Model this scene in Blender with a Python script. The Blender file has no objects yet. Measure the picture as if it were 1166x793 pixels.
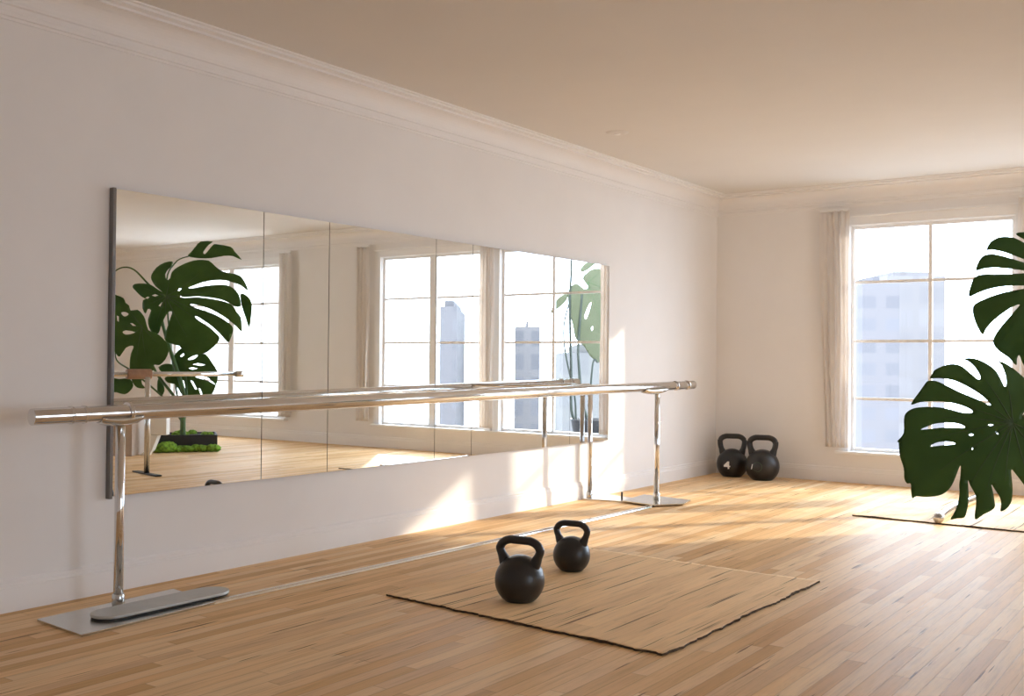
import bpy, bmesh, math, random
from mathutils import Vector, Matrix, noise
from mathutils.geometry import delaunay_2d_cdt

random.seed(7)
scene = bpy.context.scene
C = scene.collection

# ------------------------------------------------------------------ camera
F = 1188.09; YAW = 0.617015; PITCH = 0.0118133; ROLL = 0.00876726
CAM = Vector((4.44638, 0.0, 1.12191))
D = Vector((-math.sin(YAW) * math.cos(PITCH), math.cos(YAW) * math.cos(PITCH), math.sin(PITCH)))
R0 = Vector((math.cos(YAW), math.sin(YAW), 0)); U0 = R0.cross(D)
R = R0 * math.cos(ROLL) + U0 * math.sin(ROLL); U = R.cross(D)
cd = bpy.data.cameras.new('camera'); cam = bpy.data.objects.new('camera', cd); C.objects.link(cam)
cd.sensor_width = 36; cd.sensor_fit = 'HORIZONTAL'; cd.lens = F * 36 / 1166; cd.clip_end = 500; cd.clip_start = 0.05
m = Matrix((R, U, -D)).transposed().to_4x4(); m.translation = CAM
cam.matrix_world = m
scene.camera = cam

def ray(x, y): return D + R * ((x - 583) / F) - U * ((y - 396.5) / F)
def at(x, y, dep): return CAM + ray(x, y) * dep
def refl(v): return Vector((-v.x, v.y, v.z))

# ------------------------------------------------------------------ light
L = 9.86; H = 2.8; XR = 11.0; YF = -2.6
SKY = 11.5; SUN = 6.2; EXPO = -0.20
w = bpy.data.worlds.new('world'); scene.world = w; w.use_nodes = True
bg = w.node_tree.nodes['Background']; bg.inputs[0].default_value = (.845, .985, 1.16, 1); bg.inputs[1].default_value = SKY
sd = bpy.data.lights.new('sun', 'SUN'); sd.energy = SUN; sd.angle = math.radians(1.2); sd.color = (1.0, 0.87, 0.68)
so = bpy.data.objects.new('sun', sd); C.objects.link(so)
az = math.radians(37.0); el = math.radians(21.5)
sundir = Vector((-math.sin(az) * math.cos(el), -math.cos(az) * math.cos(el), -math.sin(el)))
so.rotation_euler = sundir.to_track_quat('-Z', 'Y').to_euler(); so.location = (12, 20, 8)
scene.view_settings.view_transform = 'Standard'; scene.view_settings.look = 'None'
scene.view_settings.gamma = 1; scene.view_settings.use_curve_mapping = False
scene.view_settings.exposure = EXPO
cy = scene.cycles
cy.max_bounces = 14; cy.diffuse_bounces = 7; cy.glossy_bounces = 8; cy.transparent_max_bounces = 16
cy.sample_clamp_indirect = 6; cy.caustics_reflective = True; cy.caustics_refractive = False; cy.blur_glossy = 0.3
cy.use_denoising = True

def portal(name, loc, sx, sz, direction):
    a = bpy.data.lights.new(name, 'AREA'); a.shape = 'RECTANGLE'; a.size = sx; a.size_y = sz
    o = bpy.data.objects.new(name, a); C.objects.link(o); o.location = loc
    o.rotation_euler = Vector(direction).to_track_quat('-Z', 'Y').to_euler()
    a.cycles.is_portal = True

# ------------------------------------------------------------------ materials
class NT:
    def __init__(s, name):
        s.m = bpy.data.materials.new(name); s.m.use_nodes = True; s.t = s.m.node_tree
        s.b = s.t.nodes['Principled BSDF']
    def n(s, typ, **kw):
        x = s.t.nodes.new(typ)
        for k, v in kw.items(): setattr(x, k, v)
        return x
    def l(s, a, b): s.t.links.new(a, b)
    def math(s, op, a, b=None, c=None):
        x = s.n('ShaderNodeMath', operation=op)
        for i, v in enumerate((a, b, c)):
            if v is None: continue
            if hasattr(v, 'is_output'): s.l(v, x.inputs[i])
            else: x.inputs[i].default_value = v
        return x.outputs[0]
    def comb(s, a, b, c):
        x = s.n('ShaderNodeCombineXYZ')
        for i, v in enumerate((a, b, c)):
            if hasattr(v, 'is_output'): s.l(v, x.inputs[i])
            else: x.inputs[i].default_value = v
        return x.outputs[0]
    def noise(s, vec, scale, detail=3, rough=.55):
        x = s.n('ShaderNodeTexNoise'); x.inputs['Scale'].default_value = scale; x.inputs['Detail'].default_value = detail
        x.inputs['Roughness'].default_value = rough
        if vec is not None: s.l(vec, x.inputs['Vector'])
        return x.outputs['Fac']
    def ramp(s, fac, stops):
        x = s.n('ShaderNodeValToRGB'); r = x.color_ramp
        while len(r.elements) < len(stops): r.elements.new(.5)
        for e, (p, c) in zip(r.elements, stops): e.position = p; e.color = (*c, 1)
        s.l(fac, x.inputs[0]); return x.outputs[0]
    def mix(s, fac, a, b, mode='MIX'):
        x = s.n('ShaderNodeMixRGB', blend_type=mode)
        for i, v in enumerate((fac, a, b)):
            if hasattr(v, 'is_output'): s.l(v, x.inputs[i])
            elif i == 0: x.inputs[0].default_value = v
            else: x.inputs[i].default_value = (*v, 1)
        return x.outputs[0]
    def bump(s, h, dist=.002, strength=.5):
        x = s.n('ShaderNodeBump'); x.inputs['Distance'].default_value = dist; x.inputs['Strength'].default_value = strength
        s.l(h, x.inputs['Height']); s.l(x.outputs[0], s.b.inputs['Normal'])

def simple(name, col, rough=.5, metal=0, spec=.5, var=.0, bump=0, nscale=20, **kw):
    q = NT(name)
    q.b.inputs['Roughness'].default_value = rough; q.b.inputs['Metallic'].default_value = metal
    q.b.inputs['Specular IOR Level'].default_value = spec
    tc = q.n('ShaderNodeTexCoord').outputs['Object']
    f = q.noise(tc, nscale)
    lo = tuple(c * (1 - var) for c in col); hi = tuple(min(1, c * (1 + var)) for c in col)
    q.l(q.ramp(f, [(.3, lo), (.7, hi)]), q.b.inputs['Base Color'])
    if bump: q.bump(q.noise(tc, nscale * 6), bump, .6)
    for k, v in kw.items(): q.b.inputs[k].default_value = v
    return q.m

M = {}
M['wall'] = simple('wall_paint', (.84, .815, .795), .75, spec=.3, var=.012, bump=.0006, nscale=3)
M['ceiling'] = simple('ceiling_paint', (.75, .72, .685), .9, spec=.15, var=.01, nscale=2)
M['trim'] = simple('trim_paint', (.85, .825, .805), .45, spec=.4, var=.01, nscale=3)
M['window'] = simple('window_paint', (.86, .85, .84), .4, var=.01)
M['chrome'] = simple('polished_chrome', (.72, .715, .71), .08, metal=1, var=.03, nscale=4)
M['steel'] = simple('brushed_steel', (.62, .62, .60), .24, metal=1, var=.06, nscale=12)
M['satin'] = simple('satin_steel_pad', (.50, .51, .50), .42, metal=.6, var=.05, nscale=10)
M['dark_metal'] = simple('dark_metal', (.03, .028, .026), .4, metal=.6, var=.1)
M['iron'] = simple('cast_iron_coating', (.017, .016, .016), .34, spec=.55, var=.25, bump=.0015, nscale=9)
M['white_mark'] = simple('white_number_paint', (.85, .83, .78), .5, var=.03)
M['green_mark'] = simple('green_number_paint', (.05, .10, .04), .5, var=.03)
M['mirror_edge'] = simple('mirror_edge', (.20, .19, .185), .3, metal=.7, var=.05)
M['white'] = simple('white_lacquer', (.85, .84, .80), .35, var=.01)
M['plinth'] = simple('beige_plinth_paint', (.52, .43, .36), .6, var=.04)
M['soil'] = simple('dark_soil', (.03, .022, .016), .95, var=.5, bump=.01, nscale=30)
M['pot'] = simple('dark_planter', (.014, .013, .014), .6, var=.15)
M['ceramic'] = simple('pale_ceramic_pot', (.72, .68, .62), .45, var=.03)
M['moss'] = simple('bright_moss', (.16, .30, .025), .95, var=.6, bump=.01, nscale=35)
M['stem'] = simple('green_stem', (.05, .11, .025), .45, var=.2)
M['stem_out'] = simple('outdoor_stem', (.02, .028, .018), .6, var=.2)
M['woodtop'] = simple('reddish_wood', (.32, .18, .11), .5, var=.15)
M['terrace'] = simple('pale_terrace_concrete', (.28, .27, .26), .8, var=.06)

q = NT('mirror_silver'); q.b.inputs['Metallic'].default_value = 1; q.b.inputs['Roughness'].default_value = 0.0
tc = q.n('ShaderNodeTexCoord').outputs['Object']
q.l(q.ramp(q.noise(tc, 1.5, 1), [(.3, (.835, .84, .83)), (.7, (.85, .855, .845))]), q.b.inputs['Base Color']); M['mirror'] = q.m

q = NT('window_glass'); t = q.t; t.nodes.remove(q.b)
tr = q.n('ShaderNodeBsdfTransparent'); tr.inputs[0].default_value = (.95, .975, 1, 1)
gl = q.n('ShaderNodeBsdfGlossy'); gl.inputs['Roughness'].default_value = .02
fr = q.n('ShaderNodeFresnel'); fr.inputs[0].default_value = 1.45
mx = q.n('ShaderNodeMixShader'); q.l(fr.outputs[0], mx.inputs[0]); q.l(tr.outputs[0], mx.inputs[1]); q.l(gl.outputs[0], mx.inputs[2])
q.l(mx.outputs[0], t.nodes['Material Output'].inputs[0]); M['glass'] = q.m

def translucent(name, col, amount, rough=.8, var=.03):
    q = NT(name); q.b.inputs['Roughness'].default_value = rough; q.b.inputs['Specular IOR Level'].default_value = .2
    tc = q.n('ShaderNodeTexCoord').outputs['Object']
    c = q.ramp(q.noise(tc, 12), [(.3, tuple(x * (1 - var) for x in col)), (.7, col)])
    q.l(c, q.b.inputs['Base Color'])
    tl = q.n('ShaderNodeBsdfTranslucent'); q.l(c, tl.inputs[0])
    mx = q.n('ShaderNodeMixShader'); mx.inputs[0].default_value = amount
    q.l(q.b.outputs[0], mx.inputs[1]); q.l(tl.outputs[0], mx.inputs[2]); q.l(mx.outputs[0], q.t.nodes['Material Output'].inputs[0])
    return q.m
M['curtain'] = translucent('curtain_linen', (.88, .84, .80), .42)
M['blind'] = translucent('added_sun_blind', (.92, .91, .90), .75)

def leafmat(name, dark, light, vein, rough=.36):
    q = NT(name); q.b.inputs['Roughness'].default_value = rough; q.b.inputs['Specular IOR Level'].default_value = .22
    tc = q.n('ShaderNodeTexCoord').outputs['Object']
    c = q.ramp(q.noise(tc, 5, 4), [(.3, dark), (.72, light)])
    q.l(c, q.b.inputs['Base Color'])
    q.bump(q.noise(tc, 30, 2), .002, .3)
    tl = q.n('ShaderNodeBsdfTranslucent'); q.l(q.mix(.5, c, (.10, .2, .03)), tl.inputs[0])
    mx = q.n('ShaderNodeMixShader'); mx.inputs[0].default_value = .12
    q.l(q.b.outputs[0], mx.inputs[1]); q.l(tl.outputs[0], mx.inputs[2]); q.l(mx.outputs[0], q.t.nodes['Material Output'].inputs[0])
    return q.m
M['leaf'] = leafmat('monstera_leaf', (.042, .098, .022), (.066, .138, .032), None, .42)
M['leaf_out'] = leafmat('outdoor_leaf', (.085, .092, .050), (.100, .108, .062), None, .6)
M['vein'] = simple('leaf_vein', (.042, .085, .022), .45, var=.1)

# planks run along world y
def wood(name, width, length, tones, gap_dark, streak, rough=(.40, .54), mat=False):
    q = NT(name)
    tc = q.n('ShaderNodeTexCoord').outputs['Object']
    sp = q.n('ShaderNodeSeparateXYZ'); q.l(tc, sp.inputs[0]); X, Y = sp.outputs[0], sp.outputs[1]
    xr = q.math('DIVIDE', X, width); row = q.math('FLOOR', xr); fx = q.math('FRACT', xr)
    wn = q.n('ShaderNodeTexWhiteNoise', noise_dimensions='1D'); q.l(row, wn.inputs['W'])
    yo = q.math('MULTIPLY_ADD', wn.outputs[0], length * 7.3, Y)
    yl = q.math('DIVIDE', yo, length); col = q.math('FLOOR', yl); fy = q.math('FRACT', yl)
    w2 = q.n('ShaderNodeTexWhiteNoise', noise_dimensions='2D'); q.l(q.comb(row, col, 0), w2.inputs['Vector'])
    c = q.ramp(w2.outputs['Value'], tones)
    off = q.math('MULTIPLY', w2.outputs['Value'], 40)
    gx = q.math('ADD', X, off)
    g1 = q.noise(q.comb(q.math('MULTIPLY', gx, 26), q.math('MULTIPLY', Y, 1.6), off), 1.6, 5, .6)
    g2 = q.noise(q.comb(q.math('MULTIPLY', gx, 90), q.math('MULTIPLY', Y, 3.2), off), 1.2, 4, .7)
    c = q.mix(.75, c, q.ramp(g1, [(.26, (.74, .69, .64)), (.46, (1.0, .99, .98)), (.75, (1.12, 1.10, 1.08))]), 'MULTIPLY')
    c = q.mix(.45, c, q.ramp(g2, [(.30, (.70, .63, .56)), (.5, (1, 1, 1))]), 'MULTIPLY')
    # short dark splits and knots that follow the grain
    s1 = q.noise(q.comb(q.math('MULTIPLY', X, 26), q.math('MULTIPLY', Y, 1.0 if not mat else .42), 3.3), 2.0, 2, .5)
    c = q.mix(q.ramp(s1, [(streak, (0, 0, 0)), (streak + .035, (1, 1, 1))]), c, gap_dark, 'MIX')
    big = q.noise(q.comb(q.math('MULTIPLY', X, 1.0), q.math('MULTIPLY', Y, .5), 9.), 1.5, 2, .5)
    c = q.mix(.35, c, q.ramp(big, [(.3, (.92, .91, .90)), (.7, (1.06, 1.05, 1.04))]), 'MULTIPLY')
    ex = q.math('MINIMUM', fx, q.math('SUBTRACT', 1, fx)); ex = q.math('MULTIPLY', ex, width)
    ey = q.math('MINIMUM', fy, q.math('SUBTRACT', 1, fy)); ey = q.math('MULTIPLY', ey, length)
    e = q.math('MINIMUM', ex, ey)
    eg = q.ramp(e, [(0.0, (.50, .42, .36)), (.0022 if not mat else .0012, (1, 1, 1))])
    c = q.mix(.55 if not mat else .25, c, eg, 'MULTIPLY')
    q.l(c, q.b.inputs['Base Color'])
    rr = q.n('ShaderNodeMapRange'); q.l(g1, rr.inputs[0]); rr.inputs[3].default_value = rough[0]; rr.inputs[4].default_value = rough[1]
    q.l(rr.outputs[0], q.b.inputs['Roughness'])
    q.b.inputs['Specular IOR Level'].default_value = SPEC if not mat else .15
    q.bump(q.math('ADD', q.math('MULTIPLY', g2, .5), q.math('MINIMUM', q.math('MULTIPLY', e, 300), 1)), .0012, .45)
    return q.m
SPEC = .06
M['floor'] = wood('oak_strip_floor', .064, 1.3,
    [(0, (.66, .41, .20)), (.22, (.74, .48, .245)), (.4, (.82, .555, .295)), (.6, (.83, .59, .345)), (.85, (.87, .65, .40)), (1, (.73, .50, .29))],
    (.24, .14, .075), .69)
M['mat'] = wood('woven_straw', .11, 4.0, [(0, (.83, .58, .325)), (.5, (.87, .615, .345)), (1, (.90, .645, .37))],
    (.14, .085, .045), .635, rough=(.6, .75), mat=True)
M['mat_edge'] = simple('frayed_mat_edge', (.07, .045, .026), .9, var=.5, nscale=40)

def facade(name, col, dark, sx, sz):
    q = NT(name); tc = q.n('ShaderNodeTexCoord').outputs['Object']
    br = q.n('ShaderNodeTexBrick'); br.offset = 0; br.inputs['Scale'].default_value = 1
    br.inputs['Brick Width'].default_value = sx; br.inputs['Row Height'].default_value = sz; br.inputs['Mortar Size'].default_value = .35
    br.inputs['Color1'].default_value = (*dark, 1); br.inputs['Color2'].default_value = (*(x * 1.25 for x in dark), 1); br.inputs['Mortar'].default_value = (*col, 1)
    sp = q.n('ShaderNodeSeparateXYZ'); q.l(tc, sp.inputs[0])
    q.l(q.comb(q.math('ADD', sp.outputs[0], sp.outputs[1]), sp.outputs[2], 0), br.inputs['Vector'])
    q.l(br.outputs['Color'], q.b.inputs['Base Color']); q.b.inputs['Roughness'].default_value = .8; q.b.inputs['Specular IOR Level'].default_value = .1
    return q.m

# ------------------------------------------------------------------ geometry helpers
def bm_box(bm, x0, x1, y0, y1, z0, z1, mi=0):
    v = [bm.verts.new((x, y, z)) for x in (x0, x1) for y in (y0, y1) for z in (z0, z1)]
    for f in ((0, 1, 3, 2), (4, 6, 7, 5), (0, 4, 5, 1), (2, 3, 7, 6), (0, 2, 6, 4), (1, 5, 7, 3)):
        bm.faces.new([v[i] for i in f]).material_index = mi

def obj(name, bm, mat, parent=None, smooth=False, bevel=0, mats=None, loc=None, seg=2):
    bmesh.ops.recalc_face_normals(bm, faces=bm.faces)
    me = bpy.data.meshes.new(name); bm.to_mesh(me); bm.free()
    o = bpy.data.objects.new(name, me); C.objects.link(o)
    for mm in (mats or [mat]): me.materials.append(mm)
    if parent is not None: o.parent = parent
    if loc is not None: o.location = loc
    if smooth:
        for p in me.polygons: p.use_smooth = True
    if bevel:
        b = o.modifiers.new('bevel', 'BEVEL'); b.width = bevel; b.segments = seg; b.limit_method = 'ANGLE'
        for p in me.polygons: p.use_smooth = True
        wn = o.modifiers.new('wn', 'WEIGHTED_NORMAL')
    return o

def struct(o): o['kind'] = 'structure'; return o
def tag(o, label, cat, group=None, kind=None):
    o['label'] = label; o['category'] = cat
    if group: o['group'] = group
    if kind: o['kind'] = kind
    return o
def thing(name, label, cat, loc=(0, 0, 0), rz=0, group=None):
    o = bpy.data.objects.new(name, None); C.objects.link(o); o.location = loc; o.rotation_euler = (0, 0, rz)
    o.empty_display_size = .1
    return tag(o, label, cat, group)

def tube(bm, pts, rad, n=16, cap=True, closed=False):
    pts = [Vector(p) for p in pts]; N = len(pts)
    if not hasattr(rad, '__len__'): rad = [rad] * N
    rings = []; prev = None
    for i, p in enumerate(pts):
        if closed: t = (pts[(i + 1) % N] - pts[i - 1]).normalized()
        else: t = (pts[min(i + 1, N - 1)] - pts[max(i - 1, 0)]).normalized()
        if prev is None:
            a = Vector((0, 0, 1)) if abs(t.z) < .9 else Vector((1, 0, 0))
            x = t.cross(a).normalized()
        else:
            x = (prev - t * prev.dot(t)).normalized()
        prev = x; y = t.cross(x)
        rings.append([bm.verts.new(p + (x * math.cos(k * 2 * math.pi / n) + y * math.sin(k * 2 * math.pi / n)) * rad[i]) for k in range(n)])
    for i in range(N if closed else N - 1):
        a, b = rings[i], rings[(i + 1) % N]
        for k in range(n): bm.faces.new((a[k], a[(k + 1) % n], b[(k + 1) % n], b[k]))
    if cap and not closed:
        bm.faces.new(rings[0][::-1]); bm.faces.new(rings[-1])
    return rings

def lathe(bm, prof, n=48, c=(0, 0, 0)):
    c = Vector(c); rings = []
    for r, z in prof:
        if r < 1e-6: rings.append([bm.verts.new(c + Vector((0, 0, z)))])
        else: rings.append([bm.verts.new(c + Vector((r * math.cos(k * 2 * math.pi / n), r * math.sin(k * 2 * math.pi / n), z))) for k in range(n)])
    for a, b in zip(rings, rings[1:]):
        for k in range(n):
            k2 = (k + 1) % n
            if len(a) == 1: bm.faces.new((a[0], b[k], b[k2]))
            elif len(b) == 1: bm.faces.new((a[k], a[k2], b[0]))
            else: bm.faces.new((a[k], a[k2], b[k2], b[k]))

def prism(bm, poly, z0, z1):
    a = [bm.verts.new((x, y, z0)) for x, y in poly]; b = [bm.verts.new((x, y, z1)) for x, y in poly]
    n = len(poly)
    bm.faces.new(a[::-1]); bm.faces.new(b)
    for i in range(n): bm.faces.new((a[i], a[(i + 1) % n], b[(i + 1) % n], b[i]))

def catmull(P, k=3, closed=True):
    out = []; n = len(P)
    for i in range(n if closed else n - 1):
        if closed: p0, p1, p2, p3 = P[i - 1], P[i], P[(i + 1) % n], P[(i + 2) % n]
        else: p0, p1, p2, p3 = P[max(i - 1, 0)], P[i], P[i + 1], P[min(i + 2, n - 1)]
        for j in range(k):
            t = j / k
            out.append(tuple(.5 * ((2 * b) + (c - a) * t + (2 * a - 5 * b + 4 * c - d) * t * t + (-a + 3 * b - 3 * c + d) * t ** 3)
                             for a, b, c, d in zip(p0, p1, p2, p3)))
    if not closed: out.append(tuple(P[-1]))
    return out

# ------------------------------------------------------------------ room shell
TH = .10
bm = bmesh.new(); bm_box(bm, -TH, XR + TH, YF - TH, L + TH, -.12, 0); struct(obj('floor', bm, M['floor']))
bm = bmesh.new(); bm_box(bm, -TH, XR + TH, YF - TH, L + TH, H, H + .15); struct(obj('ceiling', bm, M['ceiling']))
bm = bmesh.new(); bm_box(bm, -TH, 0, YF - TH, L + TH, 0, H); struct(obj('wall_left', bm, M['wall']))

# (x0, x1, z0, z1, columns (rel. stops of stiles), heavy centre?) in wall-local coordinates
Z0, Z1 = .325, 2.385
BACK = [(1.385, 2.745), (3.02, 4.62), (6.50, 8.85)]
def wall_holes(name, a0, a1, holes, put):
    bm = bmesh.new()
    xs = a0
    for (h0, h1) in holes:
        put(bm, xs, h0, 0, H); put(bm, h0, h1, 0, Z0 - .045); put(bm, h0, h1, Z1 + .045, H); xs = h1
    put(bm, xs, a1, 0, H)
    return struct(obj(name, bm, M['wall']))
e = .045
wall_holes('wall_back', 0, XR, [(a - e, b + e) for a, b in BACK], lambda bm, a, b, c, d: bm_box(bm, a, b, L, L + TH, c, d))
FILL_RIGHT = [(2.4, 4.4)]  # unseen window added in the right wall as fill light
wall_holes('wall_right', YF, L, [(a - e, b + e) for a, b in FILL_RIGHT], lambda bm, a, b, c, d: bm_box(bm, XR, XR + TH, a, b, c, d))
FRONT = []
wall_holes('wall_front', 0, XR, [(a - e, b + e) for a, b in FRONT], lambda bm, a, b, c, d: bm_box(bm, a, b, YF - TH, YF, c, d))

# baseboards and crown, swept profiles
def sweep(name, prof, side):
    bm = bmesh.new(); n = len(prof)
    if side == 'left': f = lambda d, z, t: (d, [YF, L - d][t], z)
    elif side == 'back': f = lambda d, z, t: ([d, XR - d][t], L - d, z)
    elif side == 'right': f = lambda d, z, t: (XR - d, [YF + d, L - d][t], z)
    else: f = lambda d, z, t: ([d, XR - d][t], YF + d, z)
    A = [bm.verts.new(f(d, z, 0)) for d, z in prof]; B = [bm.verts.new(f(d, z, 1)) for d, z in prof]
    for i in range(n): bm.faces.new((A[i], A[(i + 1) % n], B[(i + 1) % n], B[i]))
    bm.faces.new(A); bm.faces.new(B[::-1])
    return struct(obj(name, bm, M['trim']))
base = [(0, 0), (.018, 0), (.018, .105), (.014, .108), (.014, .118), (.011, .123), (.011, .134), (.005, .142), (0, .142)]
crown = [(0, 2.594), (.008, 2.594), (.010, 2.606), (.018, 2.610), (.018, 2.628), (.010, 2.634), (.013, 2.655), (.022, 2.66), (.022, 2.668)]
for i in range(9):
    a = i / 8 * math.pi / 2
    crown.append((.024 + .085 * (1 - math.cos(a)), 2.672 + .085 * math.sin(a)))
crown += [(.118, 2.758), (.118, 2.770), (.150, 2.776), (.150, 2.788), (.165, 2.792), (.165, H), (0, H)]
for s in ('left', 'back', 'right', 'front'):
    sweep('baseboard_' + s, base, s)
for i, s in enumerate(('left', 'back', 'right', 'front')):
    sweep('trim_%d' % (i + 1), crown, s)

# windows: local x along wall, +y = outwards, origin on the inner wall face
def window(idx, x0, x1, place, rz, heavy, rows=(1.885, 1.33, .79)):
    t = bpy.data.objects.new('window_%d' % idx, None); C.objects.link(t); t.location = place; t.rotation_euler = (0, 0, rz)
    struct(t)
    w2 = (x1 - x0) / 2; o = .045
    bm = bmesh.new()   # jamb lining
    for a, b, c, d in ((-w2 - o, -w2 - .03, Z0 - o, Z1 + o), (w2 + .03, w2 + o, Z0 - o, Z1 + o), (-w2 - .03, w2 + .03, Z1 + .03, Z1 + o), (-w2 - .03, w2 + .03, Z0 - o, Z0 - .03)):
        bm_box(bm, a, b, 0.002, TH, c, d)
    obj('jamb', bm, M['window'], t)
    bm = bmesh.new()   # casing on the inner wall face
    cw = .085
    for a, b, c, d in ((-w2 - o - cw, -w2 - o + .01, Z0 - o, Z1 + o), (w2 + o - .01, w2 + o + cw, Z0 - o, Z1 + o), (-w2 - o - cw, w2 + o + cw, Z1 + o - .01, Z1 + o + .075)):
        bm_box(bm, a, b, -.018, 0.004, c, d)
    bm_box(bm, -w2 - o - cw - .012, w2 + o + cw + .012, -.034, 0.004, Z1 + o + .07, Z1 + o + .088)
    obj('casing', bm, M['window'], t, bevel=.003)
    bm = bmesh.new(); bm_box(bm, -w2 - o - cw - .02, w2 + o + cw + .02, -.07, .035, Z0 - o - .012, Z0 - o + .016)
    obj('sill', bm, M['window'], t, bevel=.004)
    bm = bmesh.new(); y0, y1 = .038, .078
    s = .03
    bm_box(bm, -w2 - s, -w2, y0, y1, Z0 - s, Z1 + s); bm_box(bm, w2, w2 + s, y0, y1, Z0 - s, Z1 + s)
    bm_box(bm, -w2, w2, y0, y1, Z1, Z1 + s); bm_box(bm, -w2, w2, y0, y1, Z0 - s, Z0)
    obj('frame', bm, M['window'], t, bevel=.003)
    cs = .016 if not heavy else .055
    bm = bmesh.new()
    cx = 0.0 if not heavy == 2 else -.1
    bm_box(bm, cx - cs, cx + cs, y0 + (.008 if not heavy else -.012), y1 - .006, Z0, Z1)
    obj('mullion', bm, M['window'], t, bevel=.002)
    for z in rows:
        bm = bmesh.new(); bm_box(bm, -w2, w2, y0 + .012, y1 - .010, z - .013, z + .013)
        obj('muntin', bm, M['window'], t)
    if heavy == 2:
        for q_ in (-1, 1):
            bm = bmesh.new(); xx = cx + q_ * (w2 * .52); bm_box(bm, xx - .008, xx + .008, y0 + .012, y1 - .01, Z0, Z1)
            obj('muntin', bm, M['window'], t)
    bm = bmesh.new()
    vs = [bm.verts.new(p) for p in ((-w2, .060, Z0), (w2, .060, Z0), (w2, .060, Z1), (-w2, .060, Z1))]
    bm.faces.new(vs); obj('pane', bm, M['glass'], t)
    return t
for i, (a, b) in enumerate(BACK):
    window(i + 1, a, b, ((a + b) / 2, L, 0), 0, (0, 1, 2)[i])
    portal('daylight_portal', ((a + b) / 2, L + TH + .02, (Z0 + Z1) / 2), b - a, Z1 - Z0, (0, -1, 0))
for i, (a, b) in enumerate(FILL_RIGHT):
    window(i + 4, a, b, (XR, (a + b) / 2, 0), -math.pi / 2, 0)  # added fill window, out of view
    portal('daylight_portal', (XR + TH + .02, (a + b) / 2, (Z0 + Z1) / 2), b - a, Z1 - Z0, (-1, 0, 0))
for i, (a, b) in enumerate(FRONT):
    window(i + 6, a, b, ((a + b) / 2, YF, 0), math.pi, 0)
    portal('daylight_portal', ((a + b) / 2, YF - TH - .02, (Z0 + Z1) / 2), b - a, Z1 - Z0, (0, 1, 0))

# sheer blind added outside the third window to keep direct sun out
bm = bmesh.new(); a, b = BACK[2]
_c = [[bm.verts.new((a - .05 + (b - a + .1) * i / 30, L + TH + .045 + .004 * math.sin(i * 1.1 + j * .3), Z0 - .06 + (Z1 - Z0 + .12) * j / 20)) for i in range(31)] for j in range(21)]
for j in range(20):
    for i in range(30): bm.faces.new((_c[j][i], _c[j][i + 1], _c[j + 1][i + 1], _c[j + 1][i]))
t = thing('added_sun_blind', 'white sheer blind added to stop the sun outside the window behind the mirrored monstera', 'blind')
obj('fabric', bm, M['blind'], t)
bm = bmesh.new(); tube(bm, [(a - .06, L + TH + .03, Z1 + .08), (b + .06, L + TH + .03, Z1 + .08)], .025); obj('roller', bm, M['window'], t)

# curtains
def curtain(x0, x1, folds, label, seed, z0=.33, z1=2.56, pinch=.0, y=L - .085, amp=.012, flip=1):
    rnd = random.Random(seed); nx = folds * 12; nz = 40
    ph = [rnd.uniform(-.5, .5) for _ in range(folds + 2)]
    bm = bmesh.new(); g = []
    for j in range(nz + 1):
        v = j / nz; z = z0 + (z1 - z0) * v; row = []
        for i in range(nx + 1):
            u = i / nx
            k = u * folds
            shrink = 1 - pinch * (1 - v) ** 1.5
            uu = (1 - (1 - u) * shrink) if flip > 0 else u * shrink
            xx = x0 + (x1 - x0) * uu + .006 * math.sin(v * 7 + k * 1.3)
            d = amp * (.75 + .35 * (1 - v)) * math.sin(k * 2 * math.pi + .7 * ph[int(k)] * math.sin(v * 3)) + .008 * math.sin(k * 5.1 + v * 4)
            row.append(bm.verts.new((xx, y + d, z)))
        g.append(row)
    for j in range(nz):
        for i in range(nx): bm.faces.new((g[j][i], g[j][i + 1], g[j + 1][i + 1], g[j + 1][i]))
    t = thing('curtain', label, 'curtain', (0, 0, 0), group=None)
    o = obj('fabric', bm, M['curtain'], t, smooth=True)
    s = o.modifiers.new('solid', 'SOLIDIFY'); s.thickness = .003
    bm = bmesh.new(); bm_box(bm, x0 + .012, x1 - .004, y - .010, y + .010, z1 - .008, z1 + .016)
    obj('track', bm, M['window'], t, bevel=.002)
    return t
curtain(1.085, 1.375, 5, 'narrow pleated off-white curtain hanging left of the far window', 3, pinch=.24)
curtain(2.81, 3.02, 4, 'pleated curtain between the two windows, seen only in the mirror', 5)
curtain(4.78, 5.00, 4, 'curtain at the outer edge of the mirrored double window, near the mirror middle', 8)
curtain(6.22, 6.46, 4, 'beige curtain beside the bright window behind the mirrored monstera', 9)

# ceiling disc
t = thing('ceiling_disc', 'small flush white disc on the ceiling near the left crown moulding', 'smoke detector', (.65, 6.66, H))
bm = bmesh.new(); lathe(bm, [(0, -.012), (.05, -.012), (.075, -.008), (.085, 0.0)], 40); obj('cover', bm, M['ceiling'], t, smooth=True)
bm = bmesh.new(); lathe(bm, [(0, -.017), (.022, -.017), (.026, -.0115)], 24); obj('sensor', bm, M['trim'], t, smooth=True)

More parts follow.
